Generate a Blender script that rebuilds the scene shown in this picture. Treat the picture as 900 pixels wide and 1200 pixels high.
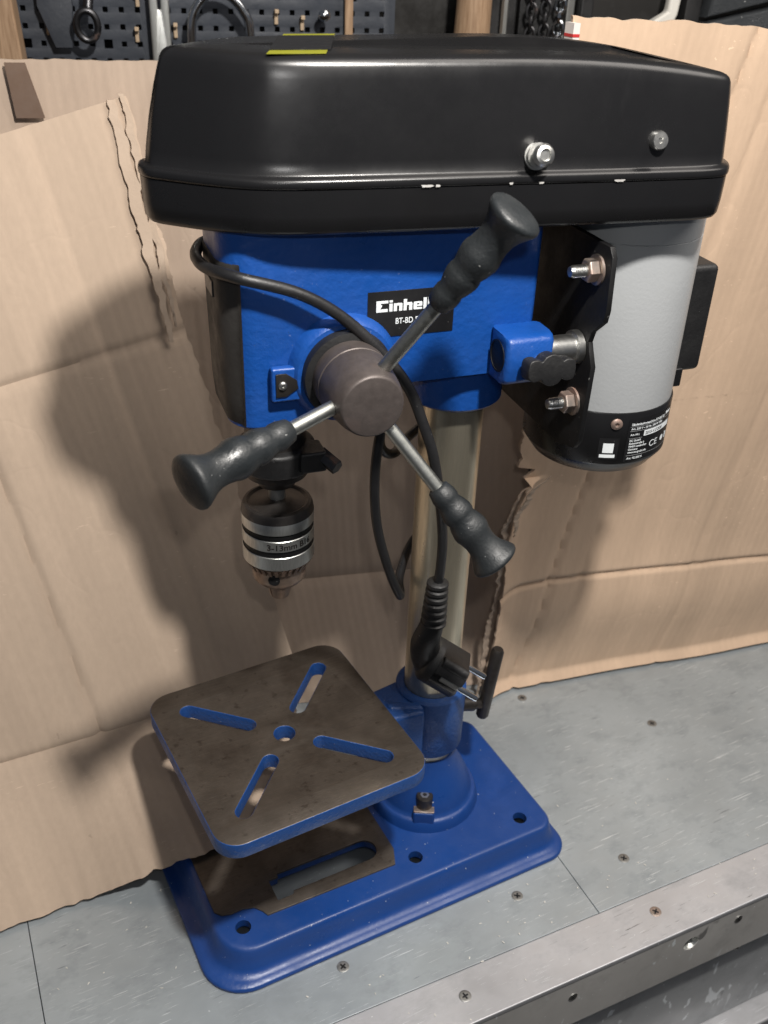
import bpy, bmesh, math, random
from mathutils import Vector, Matrix, noise as mnoise
random.seed(7)
for o in list(bpy.data.objects): bpy.data.objects.remove(o)
S = bpy.context.scene
COL = S.collection
# ------------------------------------------------------------------ camera
cam_d = bpy.data.cameras.new('camera'); cam = bpy.data.objects.new('camera', cam_d); COL.objects.link(cam)
yaw, pitch, roll = 0.4988, 0.5494, 0.0376
Fv = Vector((math.sin(yaw)*math.cos(pitch), math.cos(yaw)*math.cos(pitch), -math.sin(pitch)))
Rv = Vector((math.cos(yaw), -math.sin(yaw), 0)); Uv = Rv.cross(Fv)
Rr = Rv*math.cos(roll)+Uv*math.sin(roll); Ur = -Rv*math.sin(roll)+Uv*math.cos(roll)
CAM = Vector((-0.3271, -0.5086, 0.6872))
m = Matrix((Rr, Ur, -Fv)).transposed().to_4x4(); m.translation = CAM
cam.matrix_world = m
cam_d.sensor_fit = 'HORIZONTAL'; cam_d.sensor_width = 36; cam_d.lens = 36*1157.68/900
cam_d.clip_start = .01; cam_d.clip_end = 50
cam_d.dof.use_dof = True; cam_d.dof.focus_distance = .62; cam_d.dof.aperture_fstop = 16
S.camera = cam
# ------------------------------------------------------------------ world and lamps
w = bpy.data.worlds.new('World'); S.world = w; w.use_nodes = True
bg = w.node_tree.nodes['Background']; bg.inputs[0].default_value = (.80, .86, 1, 1); bg.inputs[1].default_value = .09
def lamp(name, kind, loc, power, color, size, target=None, spread=None):
    d = bpy.data.lights.new(name, kind); d.energy = power; d.color = color
    if kind == 'AREA':
        d.shape = 'RECTANGLE'; d.size, d.size_y = size
    else: d.shadow_soft_size = size
    o = bpy.data.objects.new(name, d); COL.objects.link(o); o.location = loc
    if target is not None: o.rotation_euler = (Vector(target)-Vector(loc)).to_track_quat('-Z', 'Y').to_euler()
    return o
lamp('work_lamp', 'POINT', (-.10, -.445, 1.075), 43, (1, .955, .90), .026)
lamp('phone_lamp', 'POINT', (-.300, -.515, .735), 1.8, (1, .98, .96), .008)
lamp('overhead_fill', 'AREA', (.75, -.55, 1.9), 20, (1, .93, .86), (.9, 1.3), (0.05, 0, .3))  # unseen soft area light, added overhead to fill the shadows
S.view_settings.view_transform = 'Standard'; S.view_settings.look = 'None'
S.view_settings.exposure = .1; S.view_settings.gamma = 1; S.view_settings.use_curve_mapping = False
# ------------------------------------------------------------------ materials
def lin(c): return tuple(((x/255)/12.92 if x/255 <= .04045 else ((x/255+.055)/1.055)**2.4) for x in c)
class NT:
    def __init__(s, name):
        s.m = bpy.data.materials.new(name); s.m.use_nodes = True; s.t = s.m.node_tree; s.b = s.t.nodes['Principled BSDF']
        s.co = s.t.nodes.new('ShaderNodeTexCoord')
    def n(s, typ, **kw):
        nd = s.t.nodes.new(typ)
        for k, v in kw.items():
            if k in ('I',):
                for a, b in v.items(): nd.inputs[a].default_value = b
            else: setattr(nd, k, v)
        return nd
    def l(s, a, b): s.t.links.new(a, b)
    def noise(s, scale, detail=4, rough=.55, stretch=None, coord='Object', rot=None):
        nz = s.n('ShaderNodeTexNoise'); nz.inputs['Scale'].default_value = scale; nz.inputs['Detail'].default_value = detail; nz.inputs['Roughness'].default_value = rough
        src = s.co.outputs[coord]
        if stretch or rot:
            mp = s.n('ShaderNodeMapping'); s.l(src, mp.inputs[0])
            if stretch: mp.inputs['Scale'].default_value = stretch
            if rot: mp.inputs['Rotation'].default_value = rot
            src = mp.outputs[0]
        s.l(src, nz.inputs['Vector']); return nz.outputs['Fac']
    def ramp(s, fac, a, b, va=0., vb=1.):
        mr = s.n('ShaderNodeMapRange'); s.l(fac, mr.inputs['Value'])
        for i, v in enumerate((a, b, va, vb)): mr.inputs[i+1].default_value = v
        return mr.outputs[0]
    def mix(s, fac, a, b, mode='MIX'):
        mx = s.n('ShaderNodeMix', data_type='RGBA', blend_type=mode)
        if isinstance(fac, (int, float)): mx.inputs[0].default_value = fac
        else: s.l(fac, mx.inputs[0])
        for i, c in ((6, a), (7, b)):
            if isinstance(c, tuple): mx.inputs[i].default_value = (*c[:3], 1)
            else: s.l(c, mx.inputs[i])
        return mx.outputs[2]
    def bump(s, h, strength, dist, prev=None):
        b = s.n('ShaderNodeBump'); b.inputs['Strength'].default_value = strength; b.inputs['Distance'].default_value = dist
        s.l(h, b.inputs['Height'])
        if prev: s.l(prev, b.inputs['Normal'])
        return b.outputs[0]
    def out(s, color, rough, metal=0., normal=None, spec=None, coat=0):
        for k, v in (('Base Color', color), ('Roughness', rough), ('Metallic', metal)):
            if isinstance(v, tuple): s.b.inputs[k].default_value = (*v[:3], 1)
            elif isinstance(v, (int, float)): s.b.inputs[k].default_value = v
            else: s.l(v, s.b.inputs[k])
        if normal: s.l(normal, s.b.inputs['Normal'])
        if spec is not None: s.b.inputs['Specular IOR Level'].default_value = spec
        if coat: s.b.inputs['Coat Weight'].default_value = coat; s.b.inputs['Coat Roughness'].default_value = .15
        return s.m
def paint(name, col, rough=.32, bump=.15, speck=.0, peel=260, dirt=.25, spec=.5, metal=0, rv=1.):
    t = NT(name)
    big = t.noise(14, 5); c = t.mix(t.ramp(big, .35, .7, 0, dirt), col, tuple(x*.55 for x in col))
    if speck:
        sp = t.noise(420, 2, .4); f = t.ramp(sp, .755, .775, 0, speck); c = t.mix(f, c, (.62, .62, .60))
    sm = t.noise(22, 5, .65, (1, 1, .35)); c = t.mix(t.ramp(sm, .60, .78, 0, dirt), c, tuple(min(1, x*1.3+.012) for x in col))
    r = t.ramp(t.noise(24, 5, .7), .3, .72, rough*(1-.32*rv), rough*(1+.6*rv))
    nb = t.bump(t.noise(peel, 3), bump, .0012); nb = t.bump(t.noise(16, 3), bump*.5, .004, nb)
    return t.out(c, r, metal, nb, spec)
M = {}
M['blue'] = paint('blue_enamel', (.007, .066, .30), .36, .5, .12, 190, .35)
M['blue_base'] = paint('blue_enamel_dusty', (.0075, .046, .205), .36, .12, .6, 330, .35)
M['blue_rough'] = paint('blue_cast', (.011, .062, .235), .40, .6, .25, 420, .35)
M['black'] = paint('black_gloss', (.0085, .0085, .0092), .27, .03, .0, 120, .3, .5, 0, .45)
M['black_sheet'] = paint('black_sheet', (.0055, .0055, .006), .5, .10, .15, 240, .1, .3)
M['black_plastic'] = paint('black_plastic', (.010, .010, .0105), .45, .2, .2, 500, .2)
M['rubber'] = paint('grip_rubber', (.0145, .0172, .0190), .44, .25, .25, 500, .5)
M['cord'] = paint('cord_rubber', (.012, .012, .013), .38, .12, .1, 600, .2)
M['grey'] = paint('grey_paint', (.37, .385, .395), .36, .10, .12, 420, .12)
M['dark_rubber'] = paint('dark_panel', (.022, .020, .018), .55, .2, 0, 300, .2)
M['white'] = paint('label_white', (.72, .76, .78), .5, .05, 0, 300, .1)
M['label_black'] = paint('label_black', (.008, .008, .009), .38, .05, .1, 300, .1)
M['yellow'] = paint('sticker_yellow', (.19, .19, .012), .4, .05, 0, 300, .1)
M['wood'] = None
def metal(name, col, rough, sc=120, stretch=(1, 1, 12), rust=0, rcol=(.09, .045, .03), metallic=1., bump=.12):
    t = NT(name)
    st = t.noise(sc, 4, .6, stretch); c = t.mix(t.ramp(st, .3, .75), tuple(x*.72 for x in col), col)
    r = t.ramp(st, .3, .75, rough*1.25, rough*.85)
    mt = metallic
    if rust:
        f = t.ramp(t.noise(55, 5, .65), .62-.25*rust, .70, 0, .9); c = t.mix(f, c, rcol); mt = t.ramp(f, 0, 1, metallic, .15)
        r = t.ramp(f, 0, 1, rough, .7)
    return t.out(c, r, mt, t.bump(st, bump, .0006))
M['steel'] = metal('bright_steel', (.56, .57, .55), .32, 150, (6, 6, 1), 0, (0, 0, 0), .88)
M['rod'] = metal('dull_steel_rod', (.50, .51, .48), .38, 160, (2, 2, 2))
M['column'] = metal('column_steel', (.74, .67, .52), .30, 60, (4, 4, .4), 0, (0, 0, 0), .88, .05)
M['zinc'] = metal('zinc_screw', (.60, .60, .58), .34, 260, (1, 1, 1))
M['screw_dull'] = metal('dull_screw', (.30, .30, .29), .45, 260, (1, 1, 1), .25, (.13, .10, .08), .8)
M['rusty'] = metal('rusty_steel', (.42, .37, .33), .42, 180, (1, 1, 1), .85, (.22, .095, .06))
M['dark_steel'] = metal('dark_steel', (.075, .068, .064), .42, 200, (1, 1, 1), .1, (.05, .03, .02), .8)
M['chuck_dark'] = metal('chuck_dark_steel', (.36, .275, .22), .44, 200, (1, 1, 1), .3, (.14, .085, .06), .8)
M['hub'] = metal('hub_steel', (.105, .088, .082), .5, 200, (1, 1, 1), .15, (.06, .045, .04), .45, .25)
def iron_top():
    t = NT('oiled_cast_iron')
    sp = t.noise(30, 6, .65); ln = t.noise(70, 4, .65, (1, 14, 1), rot=(0, 0, .6)); ln2 = t.noise(90, 3, .6, (1, 20, 1), rot=(0, 0, 2.1))
    c = t.mix(t.ramp(sp, .3, .72), (.070, .058, .048), (.142, .121, .102))
    c = t.mix(t.ramp(ln, .38, .7, 0, .5), c, (.070, .059, .050))
    c = t.mix(t.ramp(ln2, .62, .72, 0, .35), c, (.20, .18, .16))
    c = t.mix(t.ramp(t.noise(150, 4, .6), .60, .70, 0, .55), c, (.030, .021, .016))
    c = t.mix(t.ramp(t.noise(22, 4, .6, None, rot=(.3, .2, .1)), .58, .70, 0, .5), c, (.042, .031, .024))
    r = t.ramp(ln, .3, .7, .36, .54)
    return t.out(c, r, .72, t.bump(ln2, .10, .0005, t.bump(ln, .16, .0006)))
M['iron'] = iron_top()
def sheet_metal(name, col, seed, rot, mtl=.42):
    t = NT(name)
    big = t.noise(7, 5, .6, None); sm = t.noise(26, 6, .65, (1, 1.6, 1), rot=(0, 0, rot))
    c = t.mix(t.ramp(big, .32, .7), tuple(x*.80 for x in col), tuple(min(1, x*1.10) for x in col))
    c = t.mix(t.ramp(sm, .50, .74, 0, .6), c, tuple(x*.52 for x in col))
    for k, (sc, st, a, th) in enumerate(((30, (1, 34, 1), .35, .665), (44, (1, 46, 1), 2.2, .68), (58, (1, 30, 1), 1.2, .69))):
        s1 = t.noise(sc, 2, .5, st, rot=(0, 0, a+seed)); br = t.noise(9+3*k, 2, .5, None, rot=(0, 0, 1.1*k))
        mm = t.n('ShaderNodeMath', operation='MULTIPLY'); t.l(t.ramp(s1, th, th+.03), mm.inputs[0]); t.l(t.ramp(br, .45, .58), mm.inputs[1])
        c = t.mix(t.ramp(mm.outputs[0], 0, 1, 0, .95), c, (.70, .74, .76))
    d1 = t.noise(36, 3, .5, (1, 18, 1), rot=(0, 0, 2.7+seed)); b2 = t.noise(15, 3)
    mm = t.n('ShaderNodeMath', operation='MULTIPLY'); t.l(t.ramp(d1, .66, .70), mm.inputs[0]); t.l(t.ramp(b2, .52, .60), mm.inputs[1])
    c = t.mix(t.ramp(mm.outputs[0], 0, 1, 0, .7), c, (.06, .06, .06))
    c = t.mix(t.ramp(t.noise(300, 2, .4), .765, .78, 0, .8), c, (.75, .77, .78))
    r = t.ramp(sm, .3, .8, .28, .52)
    return t.out(c, r, mtl, t.bump(sm, .08, .0008))
M['bench'] = sheet_metal('galvanised_sheet', (.365, .405, .430), 0, .4)
M['rail'] = sheet_metal('aluminium_rail', (.48, .485, .505), .8, 1.3)
M['bench_face'] = sheet_metal('aluminium_face', (.50, .49, .47), 1.6, .1, .12)
M['bench_dark'] = sheet_metal('bench_frame_steel', (.36, .375, .385), 2.3, .2, .12)
def board(name, col, period, shear, stain=.3):
    # corrugated board: fluting lines along v of the UV map, paper fibre, stains
    t = NT(name); uv = t.co.outputs['UV']
    sp = t.n('ShaderNodeSeparateXYZ'); t.l(uv, sp.inputs[0])
    sh = t.n('ShaderNodeMath', operation='MULTIPLY_ADD'); t.l(sp.outputs[1], sh.inputs[0]); sh.inputs[1].default_value = shear; t.l(sp.outputs[0], sh.inputs[2])
    cb = t.n('ShaderNodeCombineXYZ'); t.l(sh.outputs[0], cb.inputs[0])
    v2 = t.n('ShaderNodeMath', operation='MULTIPLY'); t.l(sp.outputs[1], v2.inputs[0]); v2.inputs[1].default_value = .05; t.l(v2.outputs[0], cb.inputs[1])
    def nz(scale, detail=3):
        n = t.n('ShaderNodeTexNoise'); n.inputs['Scale'].default_value = scale; n.inputs['Detail'].default_value = detail; t.l(cb.outputs[0], n.inputs['Vector']); return n.outputs['Fac']
    wv = t.n('ShaderNodeMath', operation='MULTIPLY'); t.l(sh.outputs[0], wv.inputs[0]); wv.inputs[1].default_value = 2*math.pi/period
    sn = t.n('ShaderNodeMath', operation='SINE'); t.l(wv.outputs[0], sn.inputs[0])
    broad = nz(30, 3); fib = t.noise(260, 4, .6, (1, 1, .25))
    c = t.mix(t.ramp(broad, .3, .7), tuple(x*.88 for x in col), tuple(min(1, x*1.06) for x in col))
    c = t.mix(t.ramp(sn.outputs[0], -.2, 1, 0, .07), c, tuple(x*.74 for x in col))
    c = t.mix(t.ramp(fib, .35, .75, 0, .22), c, tuple(x*.70 for x in col))
    c = t.mix(t.ramp(t.noise(9, 5, .6), .5, .75, 0, stain), c, tuple(x*.62 for x in col))
    c = t.mix(t.ramp(t.noise(46, 3), .745, .76, 0, .35), c, tuple(x*.45 for x in col))
    scf = t.noise(70, 2, .5, (1, 16, 6), rot=(.3, .2, .9)); br = t.noise(11, 2)
    mm = t.n('ShaderNodeMath', operation='MULTIPLY'); t.l(t.ramp(scf, .69, .72), mm.inputs[0]); t.l(t.ramp(br, .56, .62), mm.inputs[1])
    c = t.mix(t.ramp(mm.outputs[0], 0, 1, 0, .6), c, tuple(min(1, x*1.55) for x in col))
    wr = t.noise(7.5, 3, .5, (1, 1, .8)); ab = t.n('ShaderNodeMath', operation='ABSOLUTE'); sb = t.n('ShaderNodeMath', operation='SUBTRACT'); t.l(wr, sb.inputs[0]); sb.inputs[1].default_value = .5; t.l(sb.outputs[0], ab.inputs[0])
    wrk = t.ramp(ab.outputs[0], 0, .012)                     # hairline creases
    fl = t.n('ShaderNodeMath', operation='MULTIPLY'); t.l(sn.outputs[0], fl.inputs[0]); t.l(t.ramp(t.noise(5, 3), .4, .65, .15, 1), fl.inputs[1])
    nb = t.bump(fl.outputs[0], .08, .0012); nb = t.bump(wrk, .09, .0012, nb); nb = t.bump(t.noise(24, 4, .6), .18, .003, nb); nb = t.bump(broad, .08, .006, nb); nb = t.bump(fib, .10, .0006, nb)
    return t.out(c, .82, 0, nb, .25)
KR = (.40, .285, .205)
M['card_left'] = board('cardboard_left', (.435, .338, .258), .0085, 0, .25)
M['card_back'] = board('cardboard_back', (.43, .335, .262), .008, 0, .2)
M['card_right'] = board('cardboard_right', (.54, .395, .282), .0078, -.16, .2)
M['card_edge'] = paint('torn_cardboard', (.45, .355, .275), .9, .3, 0, 300, .35, .2)
M['tape'] = paint('brown_tape', (.13, .085, .06), .35, .1, 0, 100, .3)
M['tape_white'] = paint('white_tape', (.62, .58, .55), .45, .1, 0, 100, .2)
M['tape_red'] = paint('red_print', (.45, .03, .03), .45, .1, 0, 100, .2)
M['peg'] = paint('pegboard_plastic', (.030, .036, .048), .55, .2, .1, 200, .4)
M['peg_hole'] = paint('dark_backing', (.004, .004, .005), .8, .1, 0, 100, 0)
M['lit_spot'] = paint('lit_wall_beige', (.40, .30, .20), .5, .1, 0, 100, .2)
M['tool_dark'] = metal('dark_tool_steel', (.10, .10, .105), .40, 120, (1, 1, 3), .1)
M['gun'] = paint('gunmetal_paint', (.035, .040, .050), .42, .2, .1, 200, .3)
M['chrome'] = metal('chrome', (.72, .75, .78), .16, 100, (1, 1, 1))
M['tool_white'] = paint('white_plastic', (.62, .60, .55), .45, .1, 0, 200, .2)
M['grit'] = paint('abrasive_black', (.028, .032, .036), .62, 1.0, .9, 900, .3)
def woodmat():
    t = NT('turned_wood'); g = t.noise(60, 4, .6, (6, 6, .6)); c = t.mix(t.ramp(g, .3, .7), (.21, .13, .075), (.34, .23, .145))
    return t.out(c, .6, 0, t.bump(g, .2, .001), .3)
M['wood'] = woodmat()
M['wall'] = paint('dark_wall', (.018, .017, .016), .85, .3, 0, 60, .4)
# ------------------------------------------------------------------ object helpers
def mk(name, bm, mat, parent=None, smooth=40, bev=0, tr=None):
    if tr is not None: bmesh.ops.transform(bm, matrix=tr, verts=bm.verts)
    bmesh.ops.recalc_face_normals(bm, faces=bm.faces)
    me = bpy.data.meshes.new(name); bm.to_mesh(me); bm.free()
    for mm in (mat if isinstance(mat, (list, tuple)) else [mat]): me.materials.append(M[mm])
    o = bpy.data.objects.new(name, me); COL.objects.link(o)
    if parent: o.parent = parent; o.matrix_parent_inverse = parent.matrix_world.inverted()
    if bev:
        b = o.modifiers.new('bevel', 'BEVEL'); b.width = bev; b.segments = 3; b.limit_method = 'ANGLE'; b.angle_limit = math.radians(35)
    if smooth:
        for p in me.polygons: p.use_smooth = True
        try: me.set_sharp_from_angle(angle=math.radians(smooth))
        except Exception: pass
        if bev:
            wn = o.modifiers.new('wn', 'WEIGHTED_NORMAL'); wn.keep_sharp = True
    return o
def empty(name, loc, label=None, cat=None, group=None):
    o = bpy.data.objects.new(name, None); COL.objects.link(o); o.location = loc; o.empty_display_size = .02
    o.matrix_world = Matrix.Translation(loc)
    return tag(o, label, cat, group)
def tag(o, label=None, cat=None, group=None, kind=None):
    if label: o['label'] = label
    if cat: o['category'] = cat
    if group: o['group'] = group
    if kind: o['kind'] = kind
    return o
def loft(bm, rings, cap0=True, cap1=True, mi=0):
    R = [[bm.verts.new(p) for p in r] for r in rings]; n = len(R[0])
    for a, b in zip(R, R[1:]):
        for i in range(n):
            f = bm.faces.new((a[i], a[(i+1) % n], b[(i+1) % n], b[i])); f.material_index = mi
    if cap0: bm.faces.new(R[0][::-1]).material_index = mi
    if cap1: bm.faces.new(R[-1]).material_index = mi
    return R
def frame(axis):
    a = Vector(axis).normalized(); u = a.cross(Vector((0, 0, 1)))
    if u.length < 1e-4: u = Vector((1, 0, 0))
    u.normalize(); return a, u, a.cross(u)
def lathe(bm, o, axis, prof, n=40, mi=0, caps=True):
    a, u, v = frame(axis); o = Vector(o)
    rings = [[o+a*h+(u*math.cos(2*math.pi*i/n)+v*math.sin(2*math.pi*i/n))*max(r, 1e-5) for i in range(n)] for h, r in prof]
    return loft(bm, rings, caps, caps, mi)
def cyl(bm, p, q, r, n=24, ch=0, mi=0):
    p, q = Vector(p), Vector(q); L = (q-p).length
    pr = [(0, r), (L, r)] if not ch else [(0, r-ch), (ch, r), (L-ch, r), (L, r-ch)]
    lathe(bm, p, q-p, pr, n, mi)
def box(bm, lo, hi, mi=0):
    x0, y0, z0 = lo; x1, y1, z1 = hi
    loft(bm, [[(x0, y0, z), (x1, y0, z), (x1, y1, z), (x0, y1, z)] for z in (z0, z1)], mi=mi)
def rrect(x0, x1, y0, y1, r, n=7, rs=None):
    rs = rs or (r, r, r, r); pts = []
    for (cx, cy, a0, rr) in ((x1, y1, 0, rs[0]), (x0, y1, 90, rs[1]), (x0, y0, 180, rs[2]), (x1, y0, 270, rs[3])):
        sx = 1 if a0 in (0, 270) else -1; sy = 1 if a0 in (0, 90) else -1
        for k in range(n+1):
            a = math.radians(a0+90*k/n); pts.append((cx-sx*rr+rr*math.cos(a), cy-sy*rr+rr*math.sin(a)))
    return pts
def catmull(pts, n=14):
    P = [Vector(p) for p in pts]; P = [P[0]*2-P[1]]+P+[P[-1]*2-P[-2]]; out = []
    for i in range(1, len(P)-2):
        a, b, c, d = P[i-1:i+3]
        for k in range(n):
            t = k/n; out.append(.5*((2*b)+(c-a)*t+(2*a-5*b+4*c-d)*t*t+(3*b-a-3*c+d)*t**3))
    out.append(P[-2]); return out
def tube(bm, pts, r, n=12, mi=0, rad=None):
    T = []; up = Vector((.3, .2, 1)).normalized(); rings = []
    for i, p in enumerate(pts):
        t = (pts[min(i+1, len(pts)-1)]-pts[max(i-1, 0)]).normalized()
        if i == 0: u = t.cross(up).normalized()
        else: u = (u-t*u.dot(t)).normalized()
        v = t.cross(u); rr = rad(i/(len(pts)-1)) if rad else r
        rings.append([p+(u*math.cos(2*math.pi*k/n)+v*math.sin(2*math.pi*k/n))*rr for k in range(n)])
    loft(bm, rings, mi=mi)
def flat(name, splines, extrude, bevel=0):
    """2D outline with holes, filled and given thickness; returned as a bmesh centred on z=0"""
    cu = bpy.data.curves.new(name, 'CURVE'); cu.dimensions = '2D'; cu.fill_mode = 'BOTH'; cu.extrude = extrude; cu.bevel_depth = bevel; cu.bevel_resolution = 2
    for s in splines:
        sp = cu.splines.new('POLY'); sp.points.add(len(s)-1); sp.use_cyclic_u = True
        for p, c in zip(sp.points, s): p.co = (c[0], c[1], 0, 1)
    o = bpy.data.objects.new(name, cu); COL.objects.link(o); dg = bpy.context.evaluated_depsgraph_get(); dg.update()
    me = bpy.data.meshes.new_from_object(o.evaluated_get(dg)); bm = bmesh.new(); bm.from_mesh(me)
    bpy.data.objects.remove(o); bpy.data.meshes.remove(me); bpy.data.curves.remove(cu)
    bmesh.ops.remove_doubles(bm, verts=bm.verts, dist=1e-6)
    return bm
def text(body, size, thick=.00008, offset=0, sx=1, align='LEFT'):
    cu = bpy.data.curves.new('t', 'FONT'); cu.body = body; cu.size = size; cu.extrude = thick; cu.offset = offset; cu.align_x = align
    o = bpy.data.objects.new('t', cu); COL.objects.link(o); dg = bpy.context.evaluated_depsgraph_get(); dg.update()
    me = bpy.data.meshes.new_from_object(o.evaluated_get(dg)); bm = bmesh.new(); bm.from_mesh(me)
    bpy.data.objects.remove(o); bpy.data.meshes.remove(me); bpy.data.curves.remove(cu)
    bmesh.ops.scale(bm, vec=(sx, 1, 1), verts=bm.verts)
    return bm
def merge(bm, other, tr=None, mi=None):
    if tr is not None: bmesh.ops.transform(other, matrix=tr, verts=other.verts)
    if mi is not None:
        for f in other.faces: f.material_index = mi
    me = bpy.data.meshes.new('tmp'); other.to_mesh(me); other.free(); bm.from_mesh(me); bpy.data.meshes.remove(me)
def basis(o, x, y, z=None):
    x = Vector(x).normalized(); y = Vector(y); y = (y-x*y.dot(x)).normalized(); z = x.cross(y)
    mm = Matrix((x, y, z)).transposed().to_4x4(); mm.translation = Vector(o); return mm
def screw_head(bm, o, axis, r, h=.0012, mi=0, cross=True):
    a, u, v = frame(axis); o = Vector(o)
    lathe(bm, o, a, [(-.001, r), (h*.4, r), (h, r*.72), (h*1.05, r*.40), (h*.35, r*.30)], 20, mi)
def csk_screw(bm, o, axis, r, rot=.4):
    a, u, v = frame(axis); o = Vector(o); u, v = u*math.cos(rot)+v*math.sin(rot), v*math.cos(rot)-u*math.sin(rot)
    lathe(bm, o, a, [(-.0008, r), (.0002, r), (.0004, r*.9), (.0003, r*.5)], 24, 0)
    for p, q in ((u, v), (v, u)):
        loft(bm, [[o+p*(sx*r*.55)+q*(sy*r*.13)+a*h for sx, sy in ((-1, -1), (1, -1), (1, 1), (-1, 1))] for h in ((.00035, .00048) if p is u else (.0004, .00055))], mi=1)
    lathe(bm, o, a, [(.0005, r*.25), (.0006, r*.22)], 12, 1)
def hexnut(bm, o, axis, r, h, mi=0):
    lathe(bm, o, axis, [(0, r*.95), (h*.12, r), (h*.88, r), (h, r*.9)], 6, mi)
# ================================================================== SETTING
A3 = math.radians(-2.81)
bx = Vector((math.cos(A3), math.sin(A3), 0)); by = Vector((-math.sin(A3), math.cos(A3), 0))
BO = Vector((-.0258, -.1809, 0))            # a point on the bench's front edge
def B(s, t, z=0): return BO+bx*s+by*t+Vector((0, 0, z))
TB = basis(BO, bx, by)
bench = empty('workbench', B(.1, .3, -.2), 'grey sheet metal workbench with a pale aluminium edge rail, under the drill press', 'workbench')
SEAM = .0405
for (s0, s1) in ((-.75, -.314), (-.3134, .1062), (.1068, .85)):
    bm = bmesh.new(); box(bm, (s0, SEAM+.0006, -.004), (s1, .80, 0)); mk('top_panel', bm, 'bench', bench, 40, .0004, TB)
bm = bmesh.new(); box(bm, (-.75, 0, -.004), (.85, SEAM, .0006)); mk('edge_rail', bm, 'rail', bench, 40, .0008, TB)
bm = bmesh.new()
hole = [(.1725+.0075*math.cos(a*math.pi/12), -.024+.0075*math.sin(a*math.pi/12)) for a in range(24)]
merge(bm, flat('f', [[(-.75, -.064), (.85, -.064), (.85, -.0042), (-.75, -.0042)], hole], .0025), Matrix.Translation((0, .0032, 0)) @ Matrix.Rotation(math.pi/2, 4, 'X'))
mk('front_rail', bm, 'bench_face', bench, 40, 0, TB)
bm = bmesh.new(); lathe(bm, (.1725, .0006, -.024), (0, 1, 0), [(0, .0078), (.003, .0062), (.010, .0060), (.011, .002)], 24, caps=False); mk('drilled_hole', bm, 'steel', bench, 40, 0, TB)
bm = bmesh.new(); box(bm, (-.75, .010, -.19), (.85, .05, -.0645)); mk('frame_panel', bm, 'bench_dark', bench, 40, .001, TB)
bm = bmesh.new(); box(bm, (-.75, -.012, -.235), (.85, .05, -.1905)); mk('lower_rail', bm, 'rail', bench, 40, .002, TB)
for lo, hi in (((-.75, .06, -.75), (-.70, .11, -.2355)), ((.80, .06, -.75), (.85, .11, -.2355)), ((-.75, .7, -.75), (-.70, .75, -.0045)), ((.80, .7, -.75), (.85, .75, -.0045))):
    bm = bmesh.new(); box(bm, lo, hi); mk('leg', bm, 'bench_dark', bench, 40, 0, TB)
for (x, y) in ((-.1234, -.0968), (.0317, -.1026), (.1353, -.1114), (.2674, .0067), (.1707, .0941), (-.0527, -.1587), (.1242, -.1649), (-.30, -.09)):
    bm = bmesh.new(); rail = y < -.13
    csk_screw(bm, (x, y, .0008 if rail else .0002), (0, 0, 1), .0047, random.random()*1.5); mk('screw', bm, ['screw_dull' if random.random() < .6 else 'rusty', 'peg_hole'], bench)
for (s, z) in ((.221, -.019), (.058, -.025), (-.12, -.022)):
    bm = bmesh.new(); csk_screw(bm, (s, .0005, z), (0, -1, 0), .0040, .7); mk('screw', bm, ['zinc', 'peg_hole'], bench, tr=TB)
bm = bmesh.new(); csk_screw(bm, (.246, .0098, -.083), (0, -1, 0), .0040, .3); mk('screw', bm, ['zinc', 'peg_hole'], bench, tr=TB)
bm = bmesh.new(); box(bm, (-3, -3, -.80), (3, 3, -.7505)); fl = tag(mk('floor', bm, 'wall', None, 0), kind='structure')

# ---- cardboard sheets -------------------------------------------------
def sheet(name, P, ns, nv, mat, th=.0035, amp=.0015, seed=0, nsc=9, parent=None, nrm=(0, -1, 0)):
    """P(i/ns, j/nv) -> (point, uv); two skins joined by a torn rim"""
    bm = bmesh.new(); uvl = bm.loops.layers.uv.new('UVMap'); nrm = Vector(nrm)
    front, back, UV = [], [], {}
    for j in range(nv+1):
        fr, bk = [], []
        for i in range(ns+1):
            p, uv = P(i/ns, j/nv); p = Vector(p)
            d = mnoise.noise(Vector((p.x*nsc+seed, p.z*nsc, p.y*4)))*amp*2
            q = p+nrm*d; a = bm.verts.new(q); b = bm.verts.new(q-nrm*th); fr.append(a); bk.append(b); UV[a] = uv; UV[b] = uv
        front.append(fr); back.append(bk)
    def quad(vs, mi=0):
        f = bm.faces.new(vs); f.material_index = mi; f.smooth = True
        for l in f.loops: l[uvl].uv = UV[l.vert]
    for j in range(nv):
        for i in range(ns):
            quad((front[j][i], front[j][i+1], front[j+1][i+1], front[j+1][i])); quad((back[j][i], back[j+1][i], back[j+1][i+1], back[j][i+1]))
    for i in range(ns):
        quad((front[0][i], back[0][i], back[0][i+1], front[0][i+1]), 1); quad((front[nv][i], front[nv][i+1], back[nv][i+1], back[nv][i]), 1)
    for j in range(nv):
        quad((front[j][0], front[j+1][0], back[j+1][0], back[j][0]), 1); quad((front[j][ns], back[j][ns], back[j+1][ns], front[j+1][ns]), 1)
    return mk(name, bm, [mat, 'card_edge'], parent, 50)
def jag(t, f, seed): return mnoise.noise(Vector((t*f, seed, 0)))+.5*mnoise.noise(Vector((t*f*2.7, seed+9, 0)))
def lerp_tab(tab, x):
    for (a, va), (b, vb) in zip(tab, tab[1:]):
        if x <= b: return va+(vb-va)*max(0, min(1, (x-a)/(b-a)))
    return tab[-1][1]
def groove(x, c, wdt): return math.exp(-((x-c)/wdt)**2)
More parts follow.
